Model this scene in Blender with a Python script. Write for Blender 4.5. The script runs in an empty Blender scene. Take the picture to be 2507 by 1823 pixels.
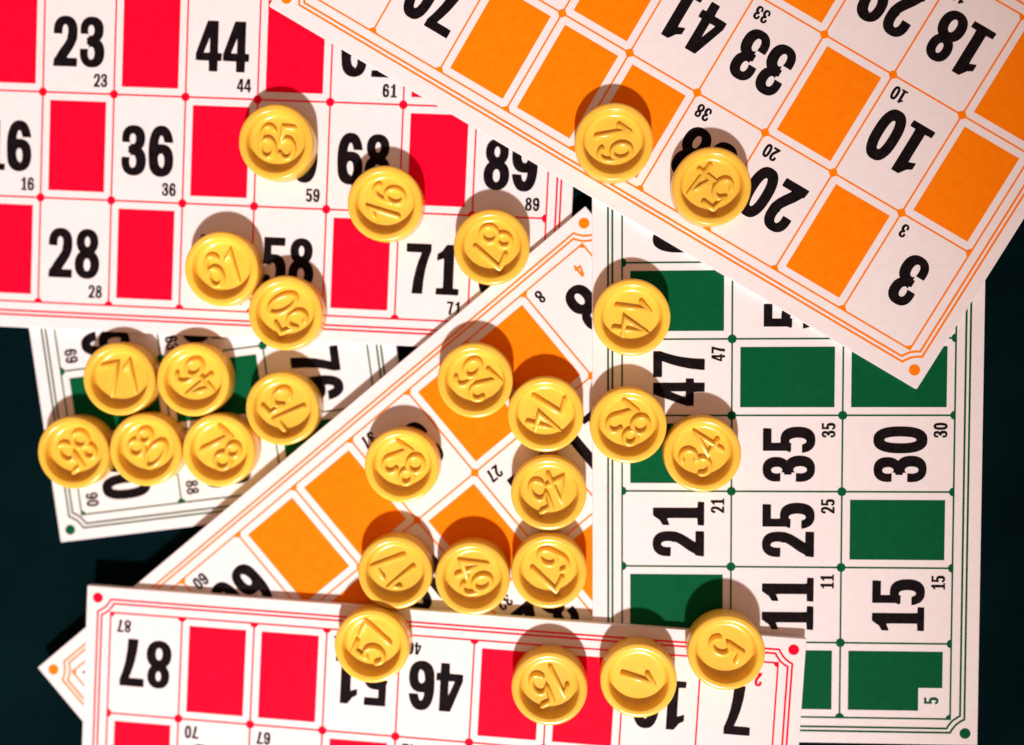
import bpy, bmesh, math, random
import numpy as np
from mathutils import Matrix, Vector, Euler
from mathutils.geometry import tessellate_polygon

random.seed(7)
C = bpy.context.scene
COL = C.collection
MM = 0.001

# ------------------------------------------------------------------ camera
cam_d = bpy.data.cameras.new('camera')
cam = bpy.data.objects.new('camera', cam_d)
COL.objects.link(cam)
C.camera = cam
cam_d.sensor_fit = 'HORIZONTAL'
cam_d.sensor_width = 36.0
cam_d.lens = 36.0 * 2500.0 / 2507.0
cam_d.clip_start = 0.005
cam_d.clip_end = 50.0
_rx, _ry = -0.04889843, 0.05330235
_R = Matrix.Rotation(_ry, 3, 'Y') @ Matrix.Rotation(_rx, 3, 'X')
cam.matrix_world = Matrix.Translation((0, 0, 234.0323 * MM)) @ _R.to_4x4()
cam_d.dof.use_dof = True
cam_d.dof.focus_distance = 0.2215
cam_d.dof.aperture_fstop = 3.7

# ------------------------------------------------------------------ light
W = bpy.data.worlds.new('World')
C.world = W
W.use_nodes = True
bg = W.node_tree.nodes['Background']
bg.inputs[0].default_value = (0.38, 0.192, 0.138, 1)      # dim warm room
bg.inputs[1].default_value = 1.0

ld = bpy.data.lights.new('lamp_bulb', 'SPOT')              # the one lamp, beyond the lower edge of the picture
ld.energy = 268.0
ld.color = (1.0, 0.925, 0.935)
ld.shadow_soft_size = 0.055
ld.spot_size = math.radians(14.6)
ld.spot_blend = 1.0
lamp = bpy.data.objects.new('lamp_bulb', ld)
COL.objects.link(lamp)
lamp.location = (0.01, -1.50, 1.53)
_aim = Vector((-0.090, -0.050, 0.0))
lamp.rotation_euler = (_aim - lamp.location).to_track_quat('-Z', 'Y').to_euler()

C.view_settings.view_transform = 'Standard'
C.view_settings.look = 'None'
C.view_settings.exposure = 0.0
C.view_settings.gamma = 1.0
C.view_settings.use_curve_mapping = False


# ------------------------------------------------------------------ materials
def noise_mat(name, c1, c2, scale, rough=0.6, spec=0.3, bump=0.0, bscale=900.0, detail=4.0, rnd=0.0):
    m = bpy.data.materials.new(name)
    m.use_nodes = True
    nt = m.node_tree
    n, l = nt.nodes, nt.links
    b = n['Principled BSDF']
    b.inputs['Roughness'].default_value = rough
    b.inputs['Specular IOR Level'].default_value = spec
    tc = n.new('ShaderNodeTexCoord')
    no = n.new('ShaderNodeTexNoise')
    no.inputs['Scale'].default_value = scale
    no.inputs['Detail'].default_value = detail
    no.inputs['Roughness'].default_value = 0.65
    l.new(tc.outputs['Object'], no.inputs['Vector'])
    mx = n.new('ShaderNodeMix')
    mx.data_type = 'RGBA'
    mx.inputs[6].default_value = (*c1, 1)
    mx.inputs[7].default_value = (*c2, 1)
    mr = n.new('ShaderNodeMapRange')
    mr.inputs[1].default_value = 0.32
    mr.inputs[2].default_value = 0.68
    l.new(no.outputs['Fac'], mr.inputs[0])
    l.new(mr.outputs[0], mx.inputs[0])
    out = mx.outputs[2]
    if rnd:
        oi = n.new('ShaderNodeObjectInfo')
        hs = n.new('ShaderNodeHueSaturation')
        m1 = n.new('ShaderNodeMapRange')
        m1.inputs[3].default_value = 1 - rnd
        m1.inputs[4].default_value = 1 + rnd
        l.new(oi.outputs['Random'], m1.inputs[0])
        l.new(m1.outputs[0], hs.inputs['Value'])
        l.new(out, hs.inputs['Color'])
        out = hs.outputs[0]
    l.new(out, b.inputs['Base Color'])
    if bump:
        n2 = n.new('ShaderNodeTexNoise')
        n2.inputs['Scale'].default_value = bscale
        n2.inputs['Detail'].default_value = 3
        l.new(tc.outputs['Object'], n2.inputs['Vector'])
        bp = n.new('ShaderNodeBump')
        bp.inputs['Strength'].default_value = bump
        bp.inputs['Distance'].default_value = 0.0002
        l.new(n2.outputs['Fac'], bp.inputs['Height'])
        l.new(bp.outputs[0], b.inputs['Normal'])
    return m


BOARD = noise_mat('white_card', (0.815, 0.795, 0.78), (0.85, 0.838, 0.828), 420, 0.62, 0.2, 0.12, 1400)
BLACK = noise_mat('black_ink', (0.004, 0.003, 0.004), (0.014, 0.009, 0.010), 600, 0.6, 0.03)
INK = {
    'red': noise_mat('red_ink', (0.86, 0.0012, 0.022), (0.94, 0.003, 0.036), 500, 0.6, 0.04),
    'orange': noise_mat('orange_ink', (0.93, 0.208, 0.001), (0.96, 0.246, 0.003), 500, 0.6, 0.04),
    'green': noise_mat('green_ink', (0.001, 0.090, 0.029), (0.002, 0.104, 0.035), 500, 0.6, 0.04),
}
YELLOW = noise_mat('yellow_plastic', (0.84, 0.51, 0.050), (0.90, 0.57, 0.066), 260, 0.23, 0.55, 0.08, 700, rnd=0.08)
TABLE = noise_mat('dark_cloth', (0.0002, 0.0042, 0.0060), (0.0010, 0.0105, 0.0125), 30, 0.95, 0.03, 0.6, 1500, detail=8)


# ------------------------------------------------------------------ helpers
def mesh_obj(name, verts, faces, mat, parent=None, smooth=False):
    me = bpy.data.meshes.new(name)
    me.from_pydata(verts, [], faces)
    me.materials.append(mat)
    me.update()
    if smooth:
        for p in me.polygons:
            p.use_smooth = True
    o = bpy.data.objects.new(name, me)
    COL.objects.link(o)
    if parent is not None:
        o.parent = parent
    return o


class Flat:
    """flat printed shapes gathered into one mesh (card millimetres)"""
    def __init__(self):
        self.v, self.f = [], []

    def poly(self, pts, z=0.0):
        k = len(self.v)
        self.v += [(x * MM, y * MM, z * MM) for x, y in pts]
        self.f.append(tuple(range(k, k + len(pts))))

    def rect(self, x0, y0, x1, y1, z=0.0):
        self.poly([(x0, y0), (x1, y0), (x1, y1), (x0, y1)], z)

    def ribbon(self, pts, w, closed=False, z=0.0):
        n = len(pts)
        L, Rr = [], []
        for i, p in enumerate(pts):
            p = Vector(p)
            a = Vector(pts[(i - 1) % n]) if (closed or i > 0) else None
            b = Vector(pts[(i + 1) % n]) if (closed or i < n - 1) else None
            d1 = (p - a).normalized() if a is not None else (b - p).normalized()
            d2 = (b - p).normalized() if b is not None else d1
            n1, n2 = Vector((-d1.y, d1.x)), Vector((-d2.y, d2.x))
            m = (n1 + n2).normalized()
            m *= (w / 2) / max(0.4, m.dot(n1))
            L.append(p + m)
            Rr.append(p - m)
        k = len(self.v)
        for q in L + Rr:
            self.v.append((q.x * MM, q.y * MM, z * MM))
        for i in range(n if closed else n - 1):
            j = (i + 1) % n
            self.f.append((k + i, k + n + i, k + n + j, k + j))

    def tris(self, pts, tri, dx, dy, sx, sy, z=0.0):
        k = len(self.v)
        self.v += [((dx + x * sx) * MM, (dy + y * sy) * MM, z * MM) for x, y in pts]
        self.f += [tuple(k + i for i in t) for t in tri]

    def build(self, name, mat, parent):
        o = mesh_obj(name, self.v, self.f, mat, parent)
        bm = bmesh.new()
        bm.from_mesh(o.data)
        for f in bm.faces:
            if f.normal.z < 0:
                f.normal_flip()
        bm.to_mesh(o.data)
        bm.free()
        return o


# ------------------------------------------------------------------ bold condensed printed digits (traced from distance fields)
def d_ell(X, Y, cx, cy, rx, ry, n=2.4):
    r = (np.abs((X - cx) / rx) ** n + np.abs((Y - cy) / ry) ** n) ** (1 / n)
    return (r - 1) * min(rx, ry)


def d_poly(X, Y, pts):
    d = np.full(X.shape, 1e9)
    s = np.ones(X.shape)
    n = len(pts)
    for i in range(n):
        ax, ay = pts[i]
        bx, by = pts[i - 1]
        ex, ey = bx - ax, by - ay
        wx, wy = X - ax, Y - ay
        t = np.clip((wx * ex + wy * ey) / (ex * ex + ey * ey), 0, 1)
        d = np.minimum(d, (wx - ex * t) ** 2 + (wy - ey * t) ** 2)
        c1, c2, c3 = Y >= ay, Y < by, ex * wy > ey * wx
        fl = (c1 & c2 & c3) | (~c1 & ~c2 & ~c3)
        s = np.where(fl, -s, s)
    return s * np.sqrt(d)


def d_stroke(X, Y, pts, w0, w1):
    d = np.full(X.shape, 1e9)
    n = len(pts) - 1
    for i in range(n):
        ax, ay = pts[i]
        bx, by = pts[i + 1]
        ex, ey = bx - ax, by - ay
        t = np.clip(((X - ax) * ex + (Y - ay) * ey) / (ex * ex + ey * ey), 0, 1)
        w = w0 + (w1 - w0) * (i + t) / n
        d = np.minimum(d, np.hypot(X - ax - ex * t, Y - ay - ey * t) - w / 2)
    return d


U, I = np.minimum, np.maximum


def digit_field(ch, X, Y):
    if ch == '0':
        return I(d_ell(X, Y, .265, .5, .262, .505, 2.5), -d_ell(X, Y, .265, .5, .078, .355, 2.3))
    if ch == '1':
        return d_poly(X, Y, [(.185, 0), (.04, 0), (.04, .115), (.19, .115), (.19, .745), (.045, .69), (.045, .81), (.14, .86),
                             (.235, 1), (.385, 1), (.385, .115), (.51, .115), (.51, 0)])
    if ch == '2':
        ring = I(d_ell(X, Y, .262, .715, .25, .29, 2.3), -d_ell(X, Y, .255, .71, .073, .155, 2.2))
        ring = I(ring, -d_poly(X, Y, [(-.2, .66), (.30, .66), (.30, .2), (-.2, .2)]))
        ring = I(ring, -d_poly(X, Y, [(.2, .60), (.8, .60), (.8, .1), (.2, .1)]))
        st = d_stroke(X, Y, [(.423, .66), (.415, .58), (.37, .47), (.30, .36), (.22, .25), (.13, .09)], .178, .20)
        st = I(st, -Y)
        return U(U(ring, st), d_poly(X, Y, [(.01, 0), (.515, 0), (.515, .155), (.03, .155)]))
    if ch == '3':
        a = I(d_ell(X, Y, .25, .745, .242, .258, 2.3), -d_ell(X, Y, .232, .735, .078, .125, 2.2))
        b = I(d_ell(X, Y, .262, .285, .258, .29, 2.3), -d_ell(X, Y, .24, .275, .083, .15, 2.2))
        cut = d_poly(X, Y, [(-.2, .35), (.195, .35), (.195, .67), (-.2, .67)])
        g = I(U(a, b), -cut)
        return U(g, d_poly(X, Y, [(.15, .455), (.3, .455), (.3, .58), (.15, .58)]))
    if ch == '4':
        o = d_poly(X, Y, [(.235, 1), (.455, 1), (.455, .355), (.54, .355), (.54, .215), (.455, .215), (.455, 0), (.285, 0),
                          (.285, .215), (0, .215), (0, .345)])
        return I(o, -d_poly(X, Y, [(.295, .73), (.295, .355), (.145, .355)]))
    if ch == '5':
        ring = I(d_ell(X, Y, .262, .325, .258, .33, 2.4), -d_ell(X, Y, .235, .325, .083, .19, 2.2))
        ring = I(ring, -d_poly(X, Y, [(-.2, .235), (.185, .235), (.185, .475), (-.2, .475)]))
        g = U(ring, d_poly(X, Y, [(.05, 1), (.49, 1), (.49, .85), (.05, .85)]))
        return U(g, d_poly(X, Y, [(.05, 1), (.05, .465), (.19, .465), (.195, .9)]))
    if ch in '69':
        if ch == '9':
            X, Y = .53 - X, 1 - Y
        r0 = I(d_ell(X, Y, .265, .5, .262, .505, 2.4), -d_ell(X, Y, .268, .5, .083, .365, 2.2))
        r0 = I(r0, -d_poly(X, Y, [(.275, .1), (.9, .1), (.9, .69), (.275, .69)]))
        lo = I(d_ell(X, Y, .27, .315, .257, .32, 2.4), -d_ell(X, Y, .268, .30, .083, .175, 2.2))
        return U(r0, lo)
    if ch == '7':
        return d_poly(X, Y, [(0, 1), (.51, 1), (.51, .87), (.45, .70), (.40, .50), (.365, .25), (.35, 0), (.14, 0), (.165, .25),
                             (.215, .50), (.275, .70), (.335, .84), (0, .84)])
    a = I(d_ell(X, Y, .265, .75, .232, .255, 2.2), -d_ell(X, Y, .265, .752, .068, .125, 2.1))
    b = I(d_ell(X, Y, .265, .285, .262, .29, 2.2), -d_ell(X, Y, .265, .275, .083, .15, 2.1))
    return U(a, b)


def trace(field, xs, ys):
    """marching squares: closed loops of the zero contour"""
    segs = {}
    ny, nx = field.shape

    def cut(a, b):
        (i, j), (k, m) = a, b
        fa, fb = field[i, j], field[k, m]
        t = fa / (fa - fb)
        return (xs[j] + (xs[m] - xs[j]) * t, ys[i] + (ys[k] - ys[i]) * t)
    inside = field < 0
    pts = {}
    mixed = (inside[:-1, :-1].astype(int) + inside[1:, :-1] + inside[:-1, 1:] + inside[1:, 1:])
    for i, j in zip(*np.where((mixed > 0) & (mixed < 4))):
        c = [(i, j), (i, j + 1), (i + 1, j + 1), (i + 1, j)]
        s = [inside[p] for p in c]
        ent, ext = [], []
        for k in range(4):
            a, b = c[k], c[(k + 1) % 4]
            if s[k] != s[(k + 1) % 4]:
                key = (min(a, b), max(a, b))
                pts[key] = cut(*key)
                (ext if s[k] else ent).append((k, key))
        for k, key in ext:
            e = min(ent, key=lambda q: (k - q[0]) % 4)
            ent.remove(e)
            segs[key] = e[1]
    loops = []
    while segs:
        st = next(iter(segs))
        lp, k = [], st
        while k in segs:
            lp.append(pts[k])
            k = segs.pop(k)
        if len(lp) > 8:
            out = [lp[0]]
            for q in range(1, len(lp) - 1):
                a, b, c_ = out[-1], lp[q], lp[q + 1]
                cr = abs((b[0] - a[0]) * (c_[1] - a[1]) - (b[1] - a[1]) * (c_[0] - a[0]))
                if cr > 5e-5 or math.dist(a, b) > .08:
                    out.append(b)
            loops.append(out)
    return loops


GLYPH = {}
for weight, grow in (('bold', -0.010), ('text', -0.006)):
    for ch in '0123456789':
        xs = np.linspace(-.05, .60, 105)
        ys = np.linspace(-.05, 1.05, 177)
        X, Y = np.meshgrid(xs, ys)
        loops = trace(digit_field(ch, X, Y) + grow, xs, ys)
        tri = tessellate_polygon([[Vector((x, y, 0)) for x, y in lp] for lp in loops])
        GLYPH[weight, ch] = ([p for lp in loops for p in lp], tri)


def put_number(text, xc, y0, h, weight='bold', right=False, sx=1.0):
    """printed number of height h with its baseline at y0, centred on xc or ending at it"""
    fl = Flat()
    adv = 0.585 * h * sx
    width = adv * (len(text) - 1) + 0.53 * h * sx
    x = xc - width if right else xc - width / 2
    for ch in text:
        p, t = GLYPH[weight, ch]
        fl.tris(p, t, x + (0.025 * h if ch == '1' and len(text) > 1 else 0), y0, h * sx, h)
        x += adv
    return fl


# ------------------------------------------------------------------ bingo cards
PX, PY = 17.0, 24.15
GW, GH = 9 * PX, 3 * PY
ML, MR, MT, MB = 5.85, 5.85, 6.6, 6.05
T = 1.4
Z_INK = 0.035


def plaque(o):
    """frame line o millimetres outside the grid, its corners cut around the corner dots"""
    k = 3.05 if o > 2.6 else 2.85
    pts = []
    for (cx, cy, ax, ay) in ((0, 0, -1, 1), (GW, 0, 1, 1), (GW, -GH, 1, -1), (0, -GH, -1, -1)):
        ex, ey = cx + ax * o, cy + ay * o                     # sharp corner
        p1 = (ex, ey - ay * k)
        p2 = (ex - ax * k, ey)
        mid = (ex - ax * k * .60, ey - ay * k * .60)
        q1 = (ex - ax * k * .20, ey - ay * k * .90)
        q2 = (ex - ax * k * .90, ey - ay * k * .20)
        seq = [p1, q1, mid, q2, p2]
        if (ax > 0) == (ay > 0):
            seq.reverse()
        pts += seq
    return pts


def make_card(color, rows, serial, label):
    ink = INK[color]
    z0, z1 = -T * MM, 0.0
    x0, x1, y0, y1 = -ML * MM, (GW + MR) * MM, (-GH - MB) * MM, MT * MM
    board = mesh_obj('bingo_card',
                     [(x0, y0, z0), (x1, y0, z0), (x1, y1, z0), (x0, y1, z0), (x0, y0, z1), (x1, y0, z1), (x1, y1, z1), (x0, y1, z1)],
                     [(3, 2, 1, 0), (4, 5, 6, 7), (0, 1, 5, 4), (1, 2, 6, 5), (2, 3, 7, 6), (3, 0, 4, 7)], BOARD)
    bm = bmesh.new()
    bm.from_mesh(board.data)
    bmesh.ops.bevel(bm, geom=bm.edges[:], offset=0.00012, segments=1, affect='EDGES')
    bm.to_mesh(board.data)
    bm.free()
    board['label'] = label
    board['category'] = 'bingo card'
    board['group'] = 'bingo cards spread over the dark table'

    def put(fl, name, mat, lab=None):
        o = fl.build(name, mat, board)
        o.location.z = Z_INK * MM
        if lab:
            o['label'] = lab
        return o
    # frame of two lines and corner dots
    fr = Flat()
    fr.ribbon(plaque(2.15), .44, True)
    fr.ribbon(plaque(3.10), .44, True)
    for cx, cy, ax, ay in ((0, 0, -1, 1), (GW, 0, 1, 1), (GW, -GH, 1, -1), (0, -GH, -1, -1)):
        fr.poly([(cx + ax * 3.2 + 1.2 * math.cos(a), cy + ay * 3.3 + 1.2 * math.sin(a)) for a in np.linspace(0, 2 * math.pi, 33)[:-1]])
    put(fr, 'printed_frame', ink)
    # grid lines with a knot at every crossing
    gr = Flat()
    lw, kr = .38, .62
    for v in range(4):
        for u in range(9):
            gr.rect(u * PX + kr, -v * PY - lw / 2, (u + 1) * PX - kr, -v * PY + lw / 2)
    for u in range(10):
        for v in range(3):
            gr.rect(u * PX - lw / 2, -(v + 1) * PY + kr, u * PX + lw / 2, -v * PY - kr)
    R1, R2 = 0.98, 1.75
    for u in range(10):
        for v in range(4):
            pts = []
            for k in range(64):
                a = 2 * math.pi * k / 64
                m = abs(((a / (math.pi / 2)) + .5) % 1 - .5) * 2      # 0 on the axes, 1 on the diagonals
                r = R1 + (R2 - R1) * max(0, 1 - m * 4.5) ** 1.6
                if color == 'orange':
                    r = max(r * .86, 1.12 / (abs(math.cos(a)) + abs(math.sin(a))) * 1.05)
                x, y = r * math.cos(a), r * math.sin(a)
                if u == 0:
                    x = max(x, -lw / 2)
                if u == 9:
                    x = min(x, lw / 2)
                if v == 0:
                    y = min(y, lw / 2)
                if v == 3:
                    y = max(y, -lw / 2)
                pts.append((u * PX + x, -v * PY + y))
            gr.poly(pts, .012)
    put(gr, 'printed_grid', ink)
    ins = 1.80
    for r, row in enumerate(rows):
        for c, val in enumerate(row):
            cx, top = c * PX, -r * PY
            notch = (r == 2 and c == 0)
            if val is None:
                fl = Flat()
                xa, xb, ya, yb = cx + ins, cx + PX - ins, top - PY + ins, top - ins
                if notch:
                    fl.poly([(xa + 5.2, ya), (xb, ya), (xb, yb), (xa, yb), (xa, ya + 5.2), (xa + 5.2, ya + 5.2)])
                else:
                    fl.rect(xa, ya, xb, yb)
                put(fl, 'blank_square', ink)
            else:
                t = str(val)
                put(put_number(t, cx + PX / 2 - (0.15 if len(t) == 2 else 0.3), top - 18.1, 11.15, sx=.985), 'printed_number', BLACK)
                put(put_number(t, cx + PX - 1.65, top - PY + 1.55, 2.95, 'text', True), 'small_number', BLACK)
            if notch:
                put(put_number(serial, cx + 4.1, top - PY + 2.6, 3.1, 'text'), 'serial_number', ink)
    return board


N = None
CARDS = [
    # colour, rows, serial, label, (x, y, angle, sx, sy), level
    ('red', [[4, N, 23, N, 44, N, 61, N, 81], [N, 16, N, 36, N, 59, 68, N, 89], [N, N, 28, N, 47, 58, N, 71, 83]], '1',
     'red bingo card lying upright at upper left, with 23, 44 and 36', (-152.35, 78.55, -0.04668, 0.9810, 0.9985), 1),
    ('orange', [[3, N, 20, 38, N, N, N, 70, 84], [N, 10, N, 33, 41, N, 62, N, 87], [N, 18, 29, N, 48, 55, N, 77, N]], '3',
     'orange bingo card upside down at upper right, with 33, 10 and 3', (74.79912, -5.8519, 2.60514, 1.0074, 1.00389), 4),
    ('orange', [[5, N, N, 32, N, 53, 66, N, 88], [N, 11, 27, N, 49, N, 64, 79, N], [8, N, N, 37, N, N, 60, 73, 82]], '4',
     'orange bingo card lying diagonally in the middle, under the upright green card', (49.78978, -37.93067, -2.44564, 1.01233, 0.99753), 2),
    ('green', [[2, N, 22, N, 43, N, 65, 76, N], [N, 14, N, 35, N, 57, 63, N, 88], [6, 12, N, N, 40, N, 69, N, 90]], '6',
     'green bingo card at lower left, crowded with counters and tucked under the red card', (-61.40692, 115.73947, -1.4421, 0.99915, 1.00179), 0),
    ('green', [[9, N, 21, N, 47, N, 63, N, 80], [N, 11, 25, 35, N, 51, N, 78, N], [N, 15, N, 30, N, 54, N, 72, 86]], '5',
     'green bingo card turned sideways at right, with 35, 30, 25 and 15', (12.80269, -88.67181, 1.57599, 0.99906, 1.00452), 3),
    ('red', [[1, N, 24, N, N, 56, N, 74, 85], [N, 13, N, 39, 42, N, 67, 70, N], [7, 16, N, N, 46, 51, N, N, 87]], '2',
     'red bingo card upside down along the bottom, with 87, 46 and 7', (43.25173, -146.78871, 3.0862, 0.99907, 0.98347), 4),
]
SLOPE = T / 103.0                                  # the bottom red card leans down from the green card onto the orange one


def top_z(card, x):
    z = (CARDS[card][5] + 1) * T
    return z + SLOPE * (x - 13.0) if card == 5 else z


for i, (color, rows, serial, label, (x, y, th, sx, sy), lev) in enumerate(CARDS):
    o = make_card(color, rows, serial, label)
    rot = Matrix.Rotation(th, 4, 'Z')
    if i == 5:
        rot = Matrix.Rotation(-math.atan(SLOPE), 4, 'Y') @ rot
    o.matrix_world = Matrix.Translation((x * MM, y * MM, top_z(i, x) * MM)) @ rot @ Matrix.Diagonal((sx, sy, 1, 1))

# ------------------------------------------------------------------ yellow counters
CHIP_H, FLOOR_Z = 5.3, 3.0
PROFILE = [(0, 0), (7.9, 0), (8.22, .10), (8.38, .45), (8.40, 4.55), (8.36, 4.85), (8.22, 5.10), (7.98, 5.25), (7.65, 5.3), (7.15, 5.3),
           (6.86, 5.23), (6.66, 5.06), (6.54, 4.76), (6.46, 4.30), (6.38, 3.80), (6.24, 3.42), (5.96, 3.14), (5.55, 3.02), (5.1, FLOOR_Z), (0, FLOOR_Z)]


def counter_mesh():
    seg = 96
    v, f = [], []
    rings = []
    for r, z in PROFILE:
        if r == 0:
            rings.append([len(v)])
            v.append((0, 0, z * MM))
        else:
            rings.append(list(range(len(v), len(v) + seg)))
            v += [(r * MM * math.cos(2 * math.pi * k / seg), r * MM * math.sin(2 * math.pi * k / seg), z * MM) for k in range(seg)]
    for a, b in zip(rings, rings[1:]):
        for k in range(seg):
            j = (k + 1) % seg
            if len(a) == 1:
                f.append((a[0], b[j], b[k]))
            elif len(b) == 1:
                f.append((a[k], a[j], b[0]))
            else:
                f.append((a[k], a[j], b[j], b[k]))
    me = bpy.data.meshes.new('counter')
    me.from_pydata(v, [], f)
    me.materials.append(YELLOW)
    for p in me.polygons:
        p.use_smooth = True
    me.update()
    return me


def arc(cx, cy, rx, ry, a0, a1, n=18):
    return [(cx + rx * math.cos(math.radians(a0 + (a1 - a0) * k / n)), cy + ry * math.sin(math.radians(a0 + (a1 - a0) * k / n)))
            for k in range(n + 1)]


# single-line digits, one unit tall and about half a unit wide
LINES = {
    '0': [arc(.25, .5, .24, .5, 90, 450, 30)],
    '1': [[(.08, .76), (.30, 1), (.30, 0)]],
    '2': [arc(.25, .74, .23, .26, 175, -35, 18) + [(.02, 0), (.50, 0)]],
    '3': [arc(.23, .755, .23, .245, 160, -80, 16), arc(.23, .255, .25, .255, 80, -160, 16)],
    '4': [[(.36, 0), (.36, 1), (.0, .30), (.54, .30)]],
    '5': [[(.45, 1), (.09, 1), (.05, .56)] + arc(.235, .32, .24, .32, 140, -150, 18)],
    '6': [arc(.27, .62, .25, .38, 45, 180, 12) + [(.02, .30)], arc(.25, .30, .23, .30, 0, 360, 24)],
    '7': [[(.0, 1), (.49, 1), (.15, 0)]],
    '8': [arc(.25, .765, .20, .235, 0, 360, 22), arc(.25, .265, .25, .265, 0, 360, 24)],
    '9': [[(x, y) for x, y in [(.50 - a, 1 - b) for a, b in arc(.27, .62, .25, .38, 45, 180, 12) + [(.02, .30)]]],
          [(.50 - a, 1 - b) for a, b in arc(.25, .30, .23, .30, 0, 360, 24)]],
}
HW, HH, DH = 0.63, 0.98, 6.9                        # half width and height of the raised line, digit height


def raised_number_mesh(text):
    v, f = [], []
    na = 8
    adv = 4.45
    for k, ch in enumerate(text):
        ox = (k - (len(text) - 1) / 2) * adv - .26 * DH
        for line in LINES[ch]:
            pts = [Vector((ox + x * DH, (y - .5) * DH)) for x, y in line]
            closed = (pts[0] - pts[-1]).length < 1e-4
            if closed:
                pts = pts[:-1]
            n = len(pts)
            fr = []
            for i, p in enumerate(pts):
                a = pts[(i - 1) % n] if (closed or i) else None
                b = pts[(i + 1) % n] if (closed or i < n - 1) else None
                d1 = (p - a).normalized() if a is not None else (b - p).normalized()
                d2 = (b - p).normalized() if b is not None else d1
                n1, n2 = Vector((-d1.y, d1.x)), Vector((-d2.y, d2.x))
                m = n1 + n2
                m = m.normalized() if m.length > .2 else n1
                fr.append((p, m / max(.55, m.dot(n1)), 1.0))
            if not closed:
                t0 = (pts[0] - pts[1]).normalized()
                t1 = (pts[-1] - pts[-2]).normalized()
                fr = [(pts[0] + t0 * HW, fr[0][1], .12), (pts[0] + t0 * HW * .7, fr[0][1], .72)] + fr + \
                     [(pts[-1] + t1 * HW * .7, fr[-1][1], .72), (pts[-1] + t1 * HW, fr[-1][1], .12)]
            base = len(v)
            for p, m, s in fr:
                for a in range(na + 1):
                    an = math.pi * a / na
                    q = p + m * (HW * s * math.cos(an))
                    v.append((q.x * MM, q.y * MM, (FLOOR_Z - .1 + (HH * s + .1) * math.sin(an) ** .8) * MM))
            rows_ = len(fr)
            for i in range(rows_ if closed else rows_ - 1):
                j = (i + 1) % rows_
                for a in range(na):
                    f.append((base + i * (na + 1) + a, base + j * (na + 1) + a, base + j * (na + 1) + a + 1, base + i * (na + 1) + a + 1))
    me = bpy.data.meshes.new('raised_number')
    me.from_pydata(v, [], f)
    me.materials.append(YELLOW)
    for p in me.polygons:
        p.use_smooth = True
    bm = bmesh.new()
    bm.from_mesh(me)
    bmesh.ops.recalc_face_normals(bm, faces=bm.faces)
    up = sum(fc.normal.z for fc in bm.faces)
    if up < 0:
        bmesh.ops.reverse_faces(bm, faces=bm.faces)
    bm.to_mesh(me)
    bm.free()
    me.update()
    return me


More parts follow.
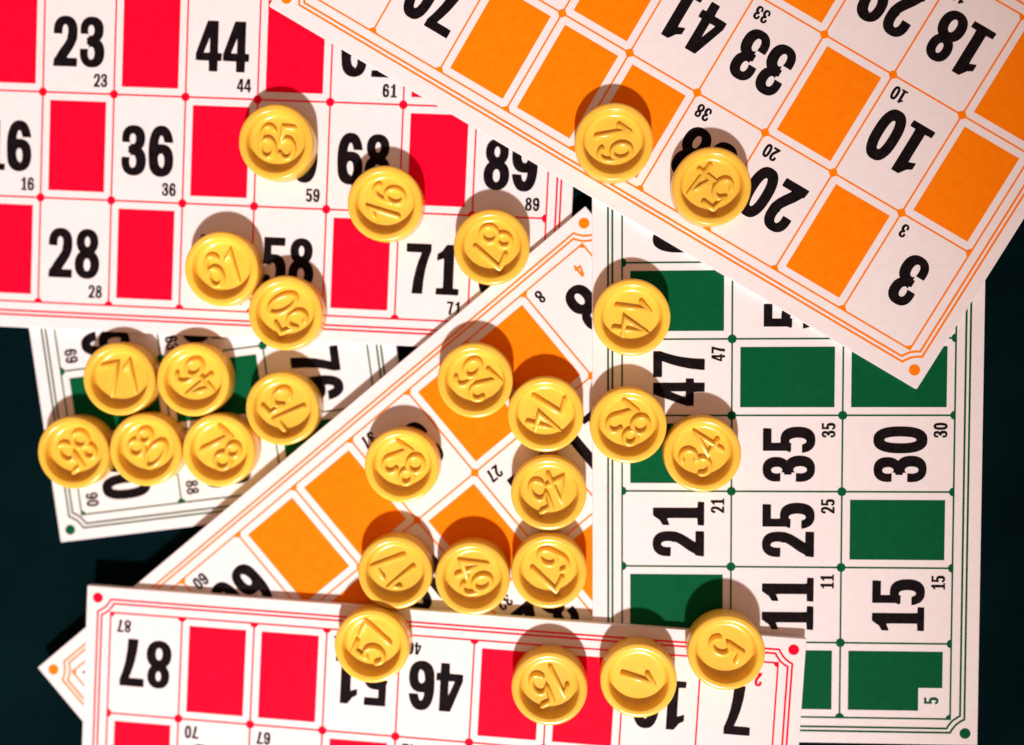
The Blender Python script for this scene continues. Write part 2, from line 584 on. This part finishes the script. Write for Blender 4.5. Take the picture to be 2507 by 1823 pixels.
# number, card, x, y, clockwise turn in degrees, label
COUNTERS = [
    ('65', 0, -64.68, 40.13, 5, 'yellow counter 65, topmost on the red card at upper left'),
    ('16', 0, -40.30, 26.39, -72, 'yellow counter 16 just below the printed 68 of the red card'),
    ('87', 0, -16.62, 16.70, 113, 'yellow counter 87 below the printed 89 at the end of the red card'),
    ('19', 1, 10.03, 38.70, 80, 'yellow counter 19 on orange squares of the upper right card'),
    ('54', 1, 30.92, 29.09, -142, 'yellow counter 54 lying over the printed 38 of the orange card'),
    ('61', 0, -77.37, 12.07, -14, 'yellow counter 61 left of the printed 58 on the red card'),
    ('50', 0, -62.96, 2.14, -118, 'yellow counter 50 on the lower border of the upper red card'),
    ('14', 4, 14.21, 1.14, 97, 'yellow counter 14 on the left border of the sideways green card'),
    ('71', 3, -101.96, -12.85, -10, 'yellow counter 71 left of counter 46 on the left green card'),
    ('46', 3, -84.77, -12.95, -128, 'yellow counter 46 beside counter 71 on the left green card'),
    ('75', 3, -64.32, -19.45, -133, 'yellow counter 75 beside the printed 76 of the left green card'),
    ('85', 3, -113.03, -29.79, 143, 'yellow counter 85 at the left edge of the left green card'),
    ('80', 3, -96.08, -29.04, 37, 'yellow counter 80 between counters 85 and 78'),
    ('78', 3, -79.05, -29.08, 46, 'yellow counter 78 next to counter 80, above the printed 88'),
    ('26', 2, -20.20, -12.77, -137, 'yellow counter 26 on orange squares of the diagonal card'),
    ('74', 2, -4.58, -20.23, 103, 'yellow counter 74 between counters 26 and 45'),
    ('82', 2, -36.62, -31.88, -145, 'yellow counter 82 standing alone over the printed 37 of the diagonal card'),
    ('45', 2, -3.87, -37.70, 154, 'yellow counter 45 right of the small printed 27'),
    ('82', 4, 13.53, -22.43, -141, 'yellow counter 82 touching counter 34, on the green card border'),
    ('34', 4, 29.68, -28.63, -57, 'yellow counter 34 under the printed 47 of the green card'),
    ('17', 2, -38.28, -55.95, -130, 'yellow counter 17 touching counter 49 near the bottom red card'),
    ('49', 2, -20.85, -57.03, 68, 'yellow counter 49 between counters 17 and 67'),
    ('67', 2, -3.77, -55.28, 115, 'yellow counter 67 under counter 45, beside the green card edge'),
    ('57', 5, -43.20, -72.20, -67, 'yellow counter 57 at the printed 51 of the bottom red card'),
    ('15', 5, -3.53, -80.77, 153, 'yellow counter 15 on two red squares of the bottom card'),
    ('1', 5, 16.06, -78.51, 106, 'yellow counter 1 over the printed 16 of the bottom red card'),
    ('5', 5, 35.05, -71.87, 119, 'yellow counter 5 beside the printed 7 of the bottom red card'),
]
ROCK = {'57': ((1, 0, 0), -0.9), '14': ((0, 1, 0), -0.8)}      # a slight lean over the card edge below
CM = counter_mesh()
for num, card, x, y, turn, label in COUNTERS:
    o = bpy.data.objects.new('bingo_counter', CM)
    COL.objects.link(o)
    rot = Matrix.Rotation(-math.radians(turn), 4, 'Z')
    if card == 5:
        rot = Matrix.Rotation(-math.atan(SLOPE), 4, 'Y') @ rot
    o.matrix_world = Matrix.Translation((x * MM, y * MM, (top_z(card, x) + Z_INK + .02) * MM)) @ rot
    if num in ROCK:
        ax, ang = ROCK[num]
        o.matrix_world = o.matrix_world @ rot.inverted() @ Matrix.Rotation(math.radians(ang), 4, Vector(ax)) @ rot
    o['label'] = label
    o['category'] = 'bingo counter'
    o['group'] = 'yellow numbered counters on the bingo cards'
    n = bpy.data.objects.new('raised_number', raised_number_mesh(num))
    COL.objects.link(n)
    n.parent = o

# ------------------------------------------------------------------ table
tb = mesh_obj('table_top', [(-.6, -.5, -.03), (.6, -.5, -.03), (.6, .45, -.03), (-.6, .45, -.03), (-.6, -.5, 0), (.6, -.5, 0), (.6, .45, 0), (-.6, .45, 0)],
              [(3, 2, 1, 0), (4, 5, 6, 7), (0, 1, 5, 4), (1, 2, 6, 5), (2, 3, 7, 6), (3, 0, 4, 7)], TABLE)
tb.location.z = -0.00005
tb['kind'] = 'structure'
tb['label'] = 'dark teal cloth table top under the bingo cards'
